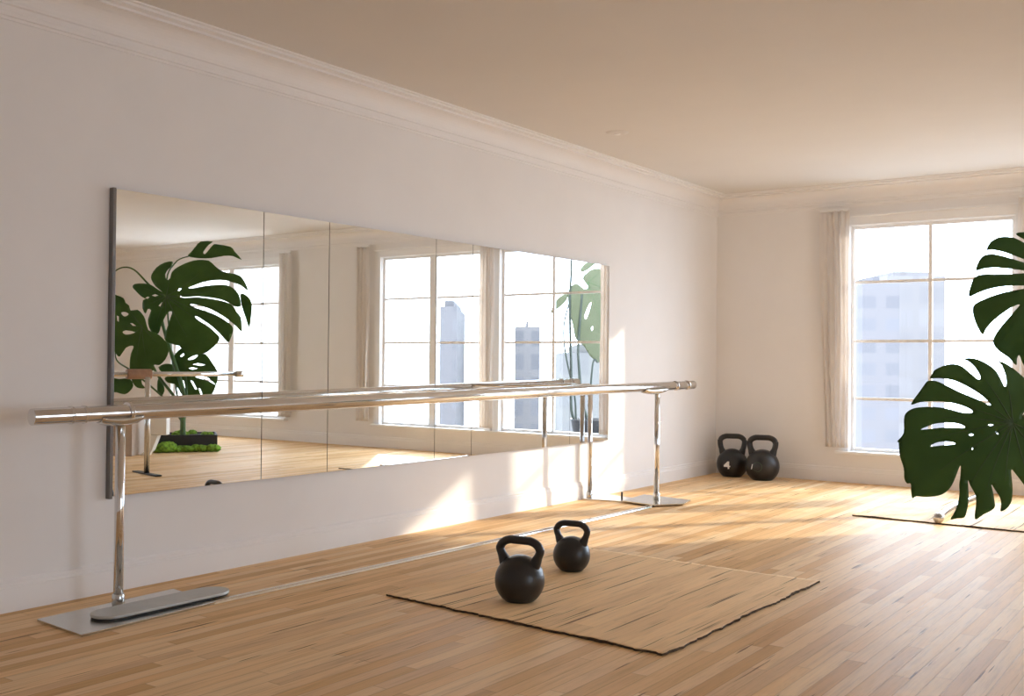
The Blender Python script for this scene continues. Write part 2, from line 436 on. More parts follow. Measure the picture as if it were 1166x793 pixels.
# ------------------------------------------------------------------ mirror wall
seams = [2.955, 3.868, 4.367, 5.35, 5.75, 7.03, 7.64]
mz0, mz1 = .458, 1.925
names = ['leftmost mirror panel, wide, reflecting the monstera and its planter', 'narrow mirror panel second from left, reflecting bare wall and window edge',
         'wide mirror panel third from left, reflecting the left half of the double window', 'narrow mirror panel fourth from left, at the right edge of the reflected double window',
         'widest mirror panel, left of the dark seam, reflecting curtain and narrow window', 'rightmost narrow mirror panel, reflecting the pale outdoor monstera leaf']
names = [n for n in names]
for i in range(6):
    a, b = seams[i] + .002, seams[i + 1] - .002
    t = thing('wall_mirror', names[i], 'mirror', (0, a, 0), group='mirror panels on the left wall')
    bm = bmesh.new(); bm_box(bm, .0, .022, 0, b - a, mz0, mz1)
    obj('backing', bm, M['mirror_edge'], t)
    bm = bmesh.new(); bm_box(bm, .0225, .028, .0005, b - a - .0005, mz0 + .0005, mz1 - .0005)
    obj('glass', bm, M['mirror'], t)
t = tag(obj('metal_strip', (lambda bm: (bm_box(bm, 0, .032, 2.938, 2.9545, mz0 - .012, mz1 + .004), bm)[1])(bmesh.new()), M['mirror_edge'], bevel=.002),
        'slim vertical metal strip capping the left end of the wall mirrors', 'edge strip')

# ------------------------------------------------------------------ barre
sl = (.57 - .305) / (7.482 - 2.805)
def bar_pt(y, z=None):
    return Vector((.305 + (y - 2.805) * sl, y, .871 + (y - 2.79) * (.926 - .871) / (7.8 - 2.79) if z is None else z))
t = thing('ballet_barre', 'long chrome ballet barre on two posts in front of the wall mirrors', 'ballet barre', (0, 0, 0))
ax = (bar_pt(8) - bar_pt(2.4)).normalized()
def along(bm, y0, y1, r, n=40, ch=.003):
    a, b = bar_pt(y0), bar_pt(y1)
    tube(bm, [a, a + ax * ch * .3, a + ax * ch, b - ax * ch, b - ax * ch * .3, b], [r - ch, r - ch * .3, r, r, r - ch * .3, r - ch], n)
bm = bmesh.new(); along(bm, 2.40, 8.06, .036); obj('bar', bm, M['chrome'], t, smooth=True)
for y in (2.572, 2.632, 7.76, 7.95):
    bm = bmesh.new(); along(bm, y - .007, y + .007, .040); obj('ring', bm, M['chrome'], t, smooth=True)
for y in (2.845,):
    bm = bmesh.new(); along(bm, y - .010, y + .010, .047); obj('clamp', bm, M['chrome'], t, smooth=True)
for y in (2.80, 7.42):   # saddles: half shells under the bar
    p = bar_pt(y); bm = bmesh.new(); n = 12
    L2 = .10 if y < 5 else .17
    rows = []
    for s_ in (-1, -.85, -.4, 0, .4, .85, 1):
        ring = []
        c = p + ax * s_ * L2
        rr = (.041 if abs(s_) < .9 else .038)
        for k in range(n + 1):
            a_ = math.pi * (1.12 + .76 * k / n)
            ring.append((c.x + rr * math.cos(a_), c.y, c.z + rr * math.sin(a_)))
        dp = .016 * (1 - abs(s_) ** 2)
        outer = [(x_ + (x_ - c.x) * .1, y_, z_ - .004 - dp) for x_, y_, z_ in ring]
        rows.append([bm.verts.new(v) for v in ring + outer[::-1]])
    for a_, b_ in zip(rows, rows[1:]):
        q_ = len(a_)
        for k in range(q_): bm.faces.new((a_[k], a_[(k + 1) % q_], b_[(k + 1) % q_], b_[k]))
    bm.faces.new(rows[0]); bm.faces.new(rows[-1][::-1])
    obj('saddle', bm, M['steel'], t, smooth=True)
def post(x, y, ztop, zb, r=.021, par=None, top=0.0):
    bm = bmesh.new(); tube(bm, [(x, y, zb), (x + top, y, ztop)], r, 28); o = obj('post', bm, M['chrome'], par, smooth=True)
    bm = bmesh.new(); tube(bm, [(x, y, zb), (x, y, zb + .004), (x, y, zb + .046), (x, y, zb + .05)], [r + .003, r + .006, r + .006, r + .003], 28)
    obj('collar', bm, M['steel'], o, smooth=True)
    return o
post(.308, 2.805, .822, .012, par=t)
post(.566, 7.482, .872, .022, .022, par=t)
# near base plate
bm = bmesh.new(); prism(bm, [(.262, 2.45), (.635, 2.42), (.60, 3.11), (.225, 3.16)], .001, .012)
obj('base_plate', bm, M['steel'], t, bevel=.002)
bm = bmesh.new(); p0 = Vector((.475, 2.66)); p1 = Vector((.475, 3.18)); rr = .085; poly = []
for k in range(17): a_ = math.pi + math.pi * k / 16; poly.append((p0.x + rr * math.cos(a_), p0.y + rr * math.sin(a_)))
for k in range(17): a_ = math.pi * k / 16; poly.append((p1.x + rr * math.cos(a_), p1.y + rr * math.sin(a_)))
prism(bm, poly, .020, .034); obj('foot_pad', bm, M['satin'], t, bevel=.004)
bm = bmesh.new(); prism(bm, [(.475 + (x - .475) * .86, y if y < 2.66 else y) for x, y in poly], .012, .020); obj('pad_riser', bm, M['dark_metal'], t)
# floor rail
bm = bmesh.new()
pa, pb = Vector((.575, 3.05, 0)), Vector((.665, 7.30, 0))
nn = 24
for i in range(1):
    d_ = (pb - pa).normalized(); s_ = Vector((d_.y, -d_.x, 0))
    rows = []
    for k in range(nn + 1):
        p = pa.lerp(pb, k / nn)
        rows.append([bm.verts.new(p + s_ * a_ + Vector((0, 0, z_))) for a_, z_ in ((-.026, .001), (-.022, .008), (-.008, .013), (.008, .013), (.022, .008), (.026, .001))])
    for a_, b_ in zip(rows, rows[1:]):
        for k in range(6): bm.faces.new((a_[k], a_[(k + 1) % 6], b_[(k + 1) % 6], b_[k]))
    bm.faces.new(rows[0]); bm.faces.new(rows[-1][::-1])
obj('floor_rail', bm, M['chrome'], t)
# far base: raised plate plus long flat arm to the wall
bm = bmesh.new(); prism(bm, [(.02, 7.23), (.44, 7.30), (.44, 7.50), (.02, 7.60)], .001, .010); obj('base_arm', bm, M['chrome'], t, bevel=.002)
bm = bmesh.new(); prism(bm, [(.38, 7.26), (.70, 7.20), (.84, 7.42), (.80, 7.62), (.34, 7.70)], .010, .022); obj('base_plate', bm, M['steel'], t, bevel=.002)
bm = bmesh.new(); tube(bm, [(.23, 7.52, .010), (.23, 7.52, .05)], .008, 12); obj('bolt', bm, M['dark_metal'], t, smooth=True)
# rear upright close to the wall with curved arm to the bar
post(.065, 7.28, .90, .010, .020, par=t)
bm = bmesh.new()
pe = bar_pt(6.35)
arc = [(.065, 7.28, .90), (.065, 7.275, .918), (.072, 7.24, .929), (.11, 7.08, .931), (.20, 6.80, .929), (.32, 6.52, .925), (pe.x - .02, 6.35, pe.z + .022)]
arc = catmull(arc, 4, False)
tube(bm, arc, .011, 14); obj('curved_arm', bm, M['chrome'], t, smooth=True)

# ------------------------------------------------------------------ mats
def mat_obj(corners, label, seed):
    rnd = random.Random(seed); A, B, Cc, Dd = [Vector(c) for c in corners]   # A->B front edge, D->C back edge
    nx, ny = 90, 70; bm = bmesh.new(); g = []
    def wob(s, k): return .012 * noise.noise(Vector((s * 9, k * 7.7 + seed, 0))) + .008 * noise.noise(Vector((s * 30, k * 3.3 + seed, 2)))
    for j in range(ny + 1):
        v = j / ny; row = []
        for i in range(nx + 1):
            u = i / nx
            p = A.lerp(B, u).lerp(Dd.lerp(Cc, u), v)
            wv = (1 - v) ** 8; wb = v ** 8; wl = (1 - u) ** 8; wr = u ** 8
            p = p + Vector((wob(v * 2, 1) * wl + wob(v * 2, 2) * wr, wob(u * 2, 3) * wv * 1.4 + wob(u * 2, 4) * wb))
            edge = max(wv, wr)
            z = .006 + .0008 * noise.noise(Vector((p.x * 8, p.y * 2, 1))) + edge * (.004 + .009 * max(0, noise.noise(Vector((p.x * 5, p.y * 5, 4)))))
            row.append(bm.verts.new((p.x, p.y, z)))
        g.append(row)
    for j in range(ny):
        for i in range(nx): bm.faces.new((g[j][i], g[j][i + 1], g[j + 1][i + 1], g[j + 1][i]))
    # skirt
    per = [g[0][i] for i in range(nx)] + [g[j][nx] for j in range(ny)] + [g[ny][i] for i in range(nx, 0, -1)] + [g[j][0] for j in range(ny, 0, -1)]
    low = [bm.verts.new((v.co.x, v.co.y, .001)) for v in per]
    for i in range(len(per)):
        j = (i + 1) % len(per); bm.faces.new((per[i], low[i], low[j], per[j])).material_index = 1
    bm.faces.new(low).material_index = 1
    o = obj('straw_mat', bm, None, mats=[M['mat'], M['mat_edge']])
    for p in o.data.polygons:
        if p.material_index == 0: p.use_smooth = True
    tag(o, label, 'mat'); return o
mat_obj([(1.105, 3.70), (2.62, 3.585), (2.65, 5.27), (1.13, 5.36)], 'large straw mat with frayed dark edge under the two nearer kettlebells', 4)
mat_obj([(2.05, 7.71), (3.22, 7.68), (3.27, 9.1), (2.10, 9.2)], 'smaller straw mat lying in the sunlight under the right window', 11)

# ------------------------------------------------------------------ kettlebells
def kettlebell(loc, rz, rb, h, hw, label, mark=None, z=0.0):
    t = thing('kettlebell', label, 'kettlebell', (loc[0], loc[1], z), rz, 'black kettlebells')
    cz = rb * .82; prof = []
    zb = 0.0; rbase = rb * .60
    prof = [(0, .004 * rb), (rbase * .8, .004 * rb), (rbase * .82, 0), (rbase * .96, 0), (rbase, rb * .02)]
    a0 = math.asin(-(cz - rb * .03) / rb)
    for k in range(33):
        a = a0 + (math.pi / 2 - a0) * k / 32
        prof.append((rb * math.cos(a) if k < 32 else 0, cz + rb * math.sin(a)))
    bm = bmesh.new(); lathe(bm, prof, 64); obj('body', bm, M['iron'], t, smooth=True)
    hr = rb * .168; w = hw / 2 - hr; top = h - hr
    cr = w * .62
    pts = [(-w * .62, cz + rb * .50), (-w * .80, cz + rb * .80), (-w * .96, cz + rb * .80 + (top - cz - rb * .80) * .38), (-w, top - cr * .62)]
    arc = []
    for k in range(7):
        a = math.pi - (math.pi / 2) * k / 6
        arc.append((-w + cr + cr * math.cos(a), top - cr * .75 + cr * .75 * math.sin(a)))
    pts += arc[1:]
    full = pts + [(-x, z_) for x, z_ in pts[::-1]]
    full = catmull(full, 4, False)
    zlow = cz + rb * .5
    rad = []
    for x, z_ in full:
        s_ = max(0, 1 - (z_ - zlow) / (rb * .5)); rad.append(hr * (1 + .75 * s_))
    bm = bmesh.new(); rings = tube(bm, [(x, 0, z_) for x, z_ in full], rad, 28)
    for v in bm.verts: v.co.y *= 1.12
    obj('handle', bm, M['iron'], t, smooth=True)
    if mark:
        bm = bmesh.new()
        def glyph(poly, cx, czz, s, mi=0):
            fine = []
            for i in range(len(poly)):
                a, b = poly[i], poly[(i + 1) % len(poly)]
                for k in range(4): fine.append((a[0] + (b[0] - a[0]) * k / 4, a[1] + (b[1] - a[1]) * k / 4))
            rows = []
            for rf in (1.035, .96):
                vs = []
                for x, z_ in fine:
                    px_ = cx + x * s; pz = czz + z_ * s
                    vs.append(bm.verts.new((px_, -math.sqrt(max(1e-6, (rb * rf) ** 2 - px_ ** 2 - pz ** 2)), cz + pz)))
                rows.append(vs)
            bm.faces.new(rows[0])
            for k in range(len(fine)): bm.faces.new((rows[0][k - 1], rows[0][k], rows[1][k], rows[1][k - 1]))
        if mark == 'four':
            glyph([(.1, -.5), (.3, -.42), (.28, -.2), (.42, -.2), (.42, -.05), (.28, -.05), (.28, .5), (.05, .5), (-.42, -.02), (-.42, -.2), (.08, -.2)], -rb * .26, -.02 * rb, rb * .5)
            obj('number', bm, M['white_mark'], t)
        else:
            glyph([(-.16, -.5), (.0, -.5), (.2, .5), (.04, .5)], -rb * .46, .02 * rb, rb * .30)
            n_ = obj('number_stroke', bm, M['white_mark'], t)
            bm = bmesh.new(); ring = []
            for k in range(29):
                a_ = math.radians(150 - k * 10.5); x_ = -rb * .12 + rb * .26 * math.cos(a_); z2 = rb * .02 + rb * .27 * math.sin(a_)
                ring.append((x_, -math.sqrt((rb * 1.003) ** 2 - x_ ** 2 - z2 ** 2), cz + z2))
            tube(bm, ring, rb * .012, 6); obj('ring_mark', bm, M['green_mark'], t, smooth=True)
    return t
face = lambda x, y: math.atan2(y, x - CAM.x) - math.pi / 2   # rotation that turns the front (-y) to the camera
def kb(px, x, y, rb, h, hw, dr, label, mark=None, z=0):
    a = math.atan2(x - CAM.x, y)     # heading
    return kettlebell((x, y), -a + dr, rb, h, hw, label, mark, z)
kb(0, 1.675, 3.985, .116, .298, .250, math.radians(-28), 'larger black kettlebell nearest the camera on the straw mat', z=.0085)
kb(0, 1.492, 4.73, .099, .264, .212, math.radians(-25), 'smaller black kettlebell standing behind on the straw mat', z=.0085)
kb(0, .275, 9.64, .150, .420, .285, math.radians(-4), 'black kettlebell with white number 4, in the far corner', 'four')
kb(0, .625, 9.545, .160, .430, .300, math.radians(-10), 'black kettlebell with a short white stroke, right of the numbered one', 'stroke')

# ------------------------------------------------------------------ leaves
def inside(p, poly):
    x, y = p; c = False; n = len(poly)
    for i in range(n):
        x1, y1 = poly[i]; x2, y2 = poly[i - 1]
        if (y1 > y) != (y2 > y) and x < (x2 - x1) * (y - y1) / (y2 - y1) + x1: c = not c
    return c

def leaf(parent, outline, holes, dep, hub, mirror=False, bend=(.0, .0), droop=.12, mat='leaf', veins=(), smooth=3, tilt=(0, 0), name='leaf', thick=.0016, grid=7, cup=.18):
    """outline in photo pixels, built as a real curved blade at distance dep; hub = where the veins meet"""
    s = dep / F; xs = [p[0] for p in outline]; ys = [p[1] for p in outline]
    xc, yc = (min(xs) + max(xs)) / 2, (min(ys) + max(ys)) / 2
    size = max(max(xs) - min(xs), max(ys) - min(ys)) * s
    C0 = at(xc, yc, dep); rd = (C0 - CAM).normalized()
    ol = catmull(outline, smooth) if smooth > 1 else list(outline)
    hs = [catmull(h, 2) if len(h) > 4 else h for h in holes]
    V = [Vector(p) for p in ol]; E_ = [(i, (i + 1) % len(ol)) for i in range(len(ol))]
    for h in hs:
        b = len(V); V += [Vector(p) for p in h]; E_ += [(b + i, b + (i + 1) % len(h)) for i in range(len(h))]
    step = (max(xs) - min(xs)) / (grid * 3.0); step = max(step, 2.5)
    y = min(ys)
    while y < max(ys):
        x = min(xs)
        while x < max(xs):
            p = (x + .3 * step * math.sin(y * 3.1), y + .3 * step * math.cos(x * 2.3))
            if inside(p, ol) and not any(inside(p, h) for h in hs): V.append(Vector(p))
            x += step
        y += step
    r = delaunay_2d_cdt(V, E_, [], 0, 1e-4)
    hx, hy = (hub[0] - xc) * s, -(hub[1] - yc) * s
    tips = [((v[0] - xc) * s - hx, -(v[1] - yc) * s - hy) for v in veins]
    def place(px_, py_, lift=0.0):
        a, b = (px_ - xc) * s, -(py_ - yc) * s
        da, db = a - hx, b - hy; rr = math.hypot(da, db)
        off = bend[0] * a + bend[1] * b + droop * rr * rr / size
        # each lobe is cupped about its own vein
        if tips and rr > 1e-5:
            ang = math.atan2(db, da); best = 9
            for t0, t1 in tips:
                dd = abs((math.atan2(t1, t0) - ang + math.pi) % (2 * math.pi) - math.pi); best = min(best, dd)
            off += cup * rr * min(best, .35) * .35 - .0
        off += .012 * size * noise.noise(Vector((a / size * 3, b / size * 3, xc)))
        v = C0 + R * a + U * b + rd * (off - lift)
        return refl(v) if mirror else v
    bm = bmesh.new(); vs = [bm.verts.new(place(p[0], p[1])) for p in r[0]]
    for f in r[2]:
        c = ((r[0][f[0]][0] + r[0][f[1]][0] + r[0][f[2]][0]) / 3, (r[0][f[0]][1] + r[0][f[1]][1] + r[0][f[2]][1]) / 3)
        if inside(c, ol) and not any(inside(c, h) for h in hs):
            try: bm.faces.new([vs[i] for i in f])
            except ValueError: pass
    for v in list(bm.verts):
        if not v.link_faces: bm.verts.remove(v)
    inv = parent.matrix_basis.inverted() if parent else Matrix()
    for v in bm.verts: v.co = inv @ v.co
    o = obj(name, bm, M[mat], parent, smooth=True)
    sm = o.modifiers.new('solid', 'SOLIDIFY'); sm.thickness = thick; sm.offset = 0
    if veins:
        bm = bmesh.new()
        for v in veins:
            pts = []
            for k in range(13):
                f = k / 12 * .72
                bow = .05 * math.sin(f * math.pi)
                dx, dy = v[0] - hub[0], v[1] - hub[1]
                P_ = (hub[0] + dx * f - dy * bow * .5, hub[1] + dy * f + dx * bow * .5)
                if k and (not inside(P_, ol) or any(inside(P_, h) for h in hs)): break
                pts.append(inv @ place(P_[0], P_[1], thick * .2))
            if len(pts) > 2:
                tube(bm, pts, [size * .0042 * (1 - .8 * i / len(pts)) for i in range(len(pts))], 8)
        obj('vein', bm, M['vein'], o, smooth=True)
    return o, lambda x_, y_, l=0.0: place(x_, y_, l)

def stem(parent, pts, r0, r1, name='petiole', mat='stem'):
    inv = parent.matrix_basis.inverted()
    P_ = catmull([tuple(p) for p in pts], 6, False); n = len(P_)
    bm = bmesh.new(); tube(bm, [inv @ Vector(p) for p in P_], [r0 + (r1 - r0) * i / (n - 1) for i in range(n)], 12)
    return obj(name, bm, M[mat], parent, smooth=True)

# --- the monstera at the right edge, pot just outside the frame
K = 7.474
leaf1 = [(1166,430),(1155,420.5),(1145.1,413.7),(1136.4,411),(1140.5,415.5),(1143.8,423),(1145.8,431),(1145.9,438),(1144.2,440.2),(1142.3,437.5),(1138.4,429),(1133.8,421.8),(1127.7,416.4),(1117,410.4),(1106.3,407.3),(1097,407.8),(1103.7,411.9),(1110.3,418.4),(1115,425.8),(1116.3,430.2),(1115,431.8),(1111.7,430.5),(1103.7,423.8),(1095.6,417),(1087.6,414),(1079.6,414),(1071.5,416.4),(1063.5,420.4),(1060.2,425.1),(1057.5,430),(1066.2,430),(1076.9,430.9),(1087.6,433.5),(1098.3,438.5),(1109,444.5),(1119.7,451.9),(1127.7,460.2),(1125.7,461.4),(1118.4,457.4),(1106.3,452),(1093,446.5),(1079.6,439.8),(1068.9,434.7),(1062.2,432.8),(1056.2,432.9),(1053.2,434.5),(1046.1,444.5),(1035.4,459.9),(1046.1,457.6),(1059.5,456.8),(1072.9,457.2),(1086.3,459.2),(1098.3,463),(1106.8,467.6),(1105.7,470.2),(1095.6,469.9),(1083.6,466.6),(1068.9,463.7),(1054.2,463),(1042.1,463.9),(1034.1,466.6),(1028.9,471.3),(1027.4,478),(1027,493.5),(1019.8,502.6),(1021.4,505),(1022.7,519.4),(1027.2,534),(1027.9,546),(1031.2,551.6),(1035.4,551.8),(1036.1,560.9),(1037.4,568.6),(1042.1,566.3),(1054.2,566.9),(1067.5,565.4),(1076.9,560.9),(1083.6,552.9),(1088.9,540.8),(1092.3,532),(1093.9,532),(1093.2,543.5),(1091.9,552.9),(1092.3,562.3),(1090.3,574.3),(1086.3,584.5),(1081.8,592.4),(1089,591.2),(1097.6,590),(1101,581),(1102.7,570.3),(1102.6,556.9),(1102.1,547.2),(1104.5,552.9),(1110.3,563.6),(1111.4,573),(1110,591.8),(1119.7,586.3),(1132.2,579),(1132,568.9),(1130.4,559.6),(1128.9,551.8),(1133.1,558.2),(1138.4,566.3),(1140,574.3),(1139.4,582.7),(1147.1,578.5),(1151.8,570.3),(1152.9,556.9),(1151.8,543.5),(1151.7,534.6),(1157.2,540.8),(1166,552.5),(1176,568),(1180,586),(1190,570),(1194,550),(1192,532),(1204,545),(1216,560),(1228,572),(1232,552),(1230,532),(1222,512),(1236,522),(1250,530),(1256,508),(1250,488),(1236,476),(1252,474),(1262,466),(1256,448),(1240,438),(1222,440),(1206,450),(1188,462),(1172,472),(1164,478),(1167,468),(1186,452),(1204,440),(1200,430),(1184,428),(1174,436)]
holes1 = [[(1046.8,489.3),(1054.2,486),(1063.5,482.6),(1076.9,481.3),(1087.6,482),(1095.6,484.4),(1098.6,486.7),(1095.6,487.6),(1082.3,487),(1068.9,487.3),(1056.8,488.7)],
          [(1058.8,508.9),(1063.5,505),(1072.9,503.1),(1084.9,504),(1087.3,505.8),(1082.3,506.7),(1070.2,507.6)],
          [(1102.8,495.3),(1105.7,494),(1108.6,495.3),(1105.7,497)], [(1124.8,484),(1128.2,483.2),(1131.4,484.4),(1128,485.4)], [(1133.6,491.8),(1135.6,492.6),(1137,495),(1134.8,494)],
          [(1105.8,510.2),(1107.2,509.6),(1108,511.6),(1106.8,512.8)]]
veins1 = [(1142,414),(1105,410),(1066,424),(1046,450),(1034,476),(1028,510),(1040,560),(1086,586),(1116,584),(1144,574),(1184,574),(1226,562),(1250,520)]
leaf2 = [(1166,272.5),(1156.8,265.9),(1170,264.5),(1188,268),(1206,278),(1190,276),(1180,280),(1171.8,279.8),(1160,273.2),(1150.3,269.8),(1137.5,270),(1127.8,275.4),(1122.9,284.4),(1128.9,284.4),(1139.6,286.1),(1152.5,290.4),(1166,295.3),(1178,302),(1166,299.2),(1146,292.7),(1132.1,289.5),(1121.4,290.2),(1115,295.8),(1110.4,307.9),(1120.3,305.8),(1133.2,304.8),(1148.2,306),(1166,308.2),(1178,310.5),(1166,311.4),(1139.6,312.5),(1118.2,312.5),(1109.6,315.7),(1105.3,323.6),(1102.3,337.9),(1113.9,333.3),(1128.9,328.5),(1146,325.9),(1166,325.3),(1180,326),(1166,329),(1141.8,333.4),(1120.3,340.8),(1107.2,349.4),(1109.6,366.5),(1117.7,381.6),(1122.5,374.8),(1131,365.3),(1146,353.7),(1156,348.2),(1161,347),(1158.8,350.5),(1150.3,360),(1137.5,375),(1130.2,388.4),(1135.3,398.7),(1148.2,408.3),(1156.8,416.8),(1157.8,409.6),(1160.6,405.2),(1166,417.5),(1178,428),(1196,418),(1206,402),(1208,384),(1220,392),(1236,398),(1242,380),(1236,362),(1226,350),(1240,352),(1254,350),(1254,334),(1242,322),(1226,316),(1242,312),(1250,302),(1240,288),(1222,284),(1204,292),(1192,308),(1186,300),(1194,286),(1206,280),(1190,276)]
leaf2 = leaf2[:4] + leaf2[5:8] + leaf2[8:-2] 
veins2 = [(1128,276),(1114,294),(1108,320),(1110,352),(1136,394),(1170,420),(1204,400),(1238,380),(1250,340),(1240,294)]
D1, D2 = 3.3, 3.45
potc = CAM + (at(1310, 600, 3.45) - CAM); potc.z = 0
PM = thing('potted_monstera', 'large potted monstera whose two big split leaves enter at the right edge', 'plant', potc)
o1, f1 = leaf(PM, leaf1, holes1, D1, (1153, 482), veins=veins1, droop=.10, grid=14, bend=(-.12, .05), cup=.30)
o2, f2 = leaf(PM, leaf2, [], D2, (1186, 322), veins=veins2, droop=.10, grid=12, bend=(-.10, -.05), cup=.30)
top = potc + Vector((0, 0, .40))
hub1 = f1(1156, 481, -.004); hub2 = f2(1187, 322, -.004)
stem(PM, [top + Vector((-.03, 0, -.06)), top + Vector((-.03, .02, .25)), hub1 + Vector((.16, .12, .12)), hub1 + Vector((.04, .04, .03)), hub1], .012, .006)
stem(PM, [top + Vector((.02, .02, -.06)), top + Vector((.0, .03, .4)), hub2 + Vector((.16, .10, .02)), hub2 + Vector((.05, .04, .03)), hub2], .012, .006)
bm = bmesh.new(); lathe(bm, [(0, .001), (.14, .001), (.15, .01), (.19, .40), (.20, .41), (.20, .43), (.175, .43), (.17, .37), (0, .37)], 48); obj('pot', bm, M['ceramic'], PM, smooth=True)
bm = bmesh.new(); lathe(bm, [(.168, .372), (.12, .378), (0, .382)], 32); obj('soil', bm, M['soil'], PM, smooth=True)

# --- the monstera reflected in the left mirror (stands off to the right of the camera's view)
def c4(P_): return [(120 + x / 6.478, 265 + y / 6.478) for x, y in P_]
def c5(P_): return [(120 + x / 6.478, 365 + y / 6.478) for x, y in P_]
B1 = c4([(400,440),(350,400),(318,350),(318,312),(355,258),(415,222),(475,215),(466,250),(440,275),(420,310),(430,352),(455,338),(465,300),(490,270),(540,240),(600,215),(660,202),(740,207),(790,250),(840,285),(900,300),(960,312),(1000,350),(1035,432),(980,392),(920,370),(860,353),(790,352),(700,366),(620,396),(590,408),(620,412),(700,396),(800,386),(870,388),(920,410),(965,460),(978,545),(930,545),(890,520),(830,495),(760,482),(660,472),(560,478),(535,470),(545,460),(535,466),(530,474),(560,482),(660,478),(760,490),(830,503),(890,522),(920,545),(950,590),(978,625),(985,690),(982,733),(940,690),(880,640),(800,590),(720,553),(620,528),(605,535),(640,555),(720,580),(800,612),(870,655),(912,690),(920,730),(900,790),(885,813),(860,790),(820,745),(760,690),(700,648),(650,618),(640,625),(670,652),(740,695),(790,740),(822,778),(800,823),(750,868),(710,893),(640,893),(560,873),(520,838),(440,813),(412,780),(425,730),(440,680),(468,600),(465,582),(440,590),(410,640),(385,700),(370,745),(330,745),(300,700),(292,640),(315,575),(290,565),(275,600),(252,560),(255,500),(275,492),(240,470),(200,430),(178,402),(195,380),(255,376),(310,385),(350,410)])
B1h = [c4([(320,465),(345,455),(370,465),(345,473)]), c4([(272,485),(288,473),(305,477),(290,490)]), c4([(370,540),(395,515),(412,520),(385,548)]), c4([(510,430),(525,412),(540,415),(525,430)])]
B1v = c4([(460,222),(760,225),(1000,380),(960,480),(970,690),(890,790),(650,880),(430,800),(340,735),(262,555),(195,395)])
T1 = c4([(585,172),(610,145),(640,108),(680,68),(770,68),(740,92),(700,145),(712,160),(740,130),(772,92),(800,88),(900,106),(930,140),(985,205),(920,176),(850,174),(760,190),(680,192),(620,185)])
T2 = c4([(978,448),(1030,475),(1058,530),(1052,620),(1038,705),(1010,625),(985,550),(974,490)])
G1 = c4([(20,450),(60,462),(112,484),(128,518),(155,540),(165,575),(215,570),(250,600),(272,640),(295,720),(350,740),(400,778),(440,828),(445,878),(420,938),(378,978),(345,975),(335,985),(345,1010),(300,1035),(250,1075),(250,1120),(275,1148),(230,1150),(195,1130),(165,1068),(157,988),(165,900),(185,850),(178,835),(130,850),(85,915),(60,898),(30,850),(0,790),(-40,700),(-50,600),(-30,520)])
G1h = [c4([(95,590),(130,588),(150,603),(130,618),(110,615)]), c4([(160,668),(180,670),(205,690),(180,688)]), c4([(105,735),(130,722),(200,735),(160,750),(125,752)]), c4([(62,612),(78,620),(78,660),(66,650)])]
L5 = c5([(466,300),(500,240),(540,205),(600,225),(660,240),(720,250),(765,310),(805,375),(808,430),(792,485),(765,545),(700,575),(640,590),(570,590),(545,555),(512,500),(490,470),(440,460),(415,430),(440,412),(520,412),(560,400),(520,360),(480,340)])
L5h = [c5([(588,285),(620,265),(660,255),(640,280),(600,292)]), c5([(622,325),(660,315),(720,328),(680,335)]), c5([(592,352),(625,346),(658,355),(620,364)]), c5([(540,440),(558,445),(568,500),(552,498)]), c5([(603,440),(625,450),(655,508),(640,508)]), c5([(640,415),(700,410),(745,430),(790,475),(740,448),(680,430)]), c5([(530,262),(555,242),(560,255),(540,272)]), c5([(665,500),(680,505),(695,550),(682,550)])]
L6 = c5([(20,430),(80,432),(160,430),(186,480),(160,522),(120,545),(60,530),(10,520)])
L7 = c5([(370,345),(420,320),(470,325),(540,350),(565,380),(520,400),(450,400),(400,385)])
L8 = c5([(370,430),(405,470),(415,520),(390,560),(365,530),(360,480)])
DM = 12.5
pc = refl(at(208, 505, DM)); pc = Vector((6.14, 8.06, 0))
PL = thing('potted_monstera', 'tall monstera in a long mossy planter, seen in the left mirror panel', 'plant', pc, -.927)
bpy.context.view_layer.update()
_, g1 = leaf(PL, B1, B1h, DM - .25, (186, 338), True, veins=B1v, smooth=2, grid=12, droop=.12, thick=.003)
leaf(PL, T1, [], DM - .1, (226, 293), True, smooth=2, thick=.003)
leaf(PL, T2, [], DM, (276, 345), True, smooth=2, thick=.003)
_, g2 = leaf(PL, G1, G1h, DM - .45, (158, 372), True, veins=c4([(60,480),(100,560),(40,700),(110,860),(200,1120),(300,1020),(420,860),(270,650)]), smooth=2, grid=12, droop=.12, thick=.003)
_, g3 = leaf(PL, L5, L5h, DM + .1, (208, 423), True, veins=c5([(540,220),(730,270),(795,400),(770,520),(660,570),(570,570),(450,440)]), smooth=2, grid=12, thick=.003)
leaf(PL, L6, [], DM + .1, (132, 440), True, smooth=2, thick=.003)
leaf(PL, L7, [], DM + .3, (195, 421), True, smooth=2, thick=.003)
leaf(PL, L8, [], DM + .1, (180, 440), True, smooth=2, thick=.003)
gp = lambda x, y, d=DM: refl(at(x, y, d))
b0 = gp(205, 497)
stem(PL, [b0, gp(205, 478), gp(207, 452), gp(191, 400, DM + .05), gp(180, 360), g1(184, 342)], .035, .015, 'trunk')
stem(PL, [gp(204, 480), gp(197, 455), gp(175, 425, DM + .1), gp(163, 395), g2(159, 376)], .022, .010)
stem(PL, [gp(206, 475), gp(209, 450), g3(208, 426)], .020, .010)
stem(PL, [gp(205, 470), gp(197, 440, DM + .2), gp(186, 330, DM + .15), gp(196, 300, DM), gp(212, 292)], .014, .006)
stem(PL, [gp(204, 480), gp(185, 455), gp(150, 425), gp(131, 412, DM + .1), gp(128, 400)], .014, .007)
stem(PL, [g1(186, 338), gp(168, 326, DM - .2), gp(150, 308, DM - .2), gp(136, 305, DM - .2), gp(124, 312, DM - .2)], .014, .006)
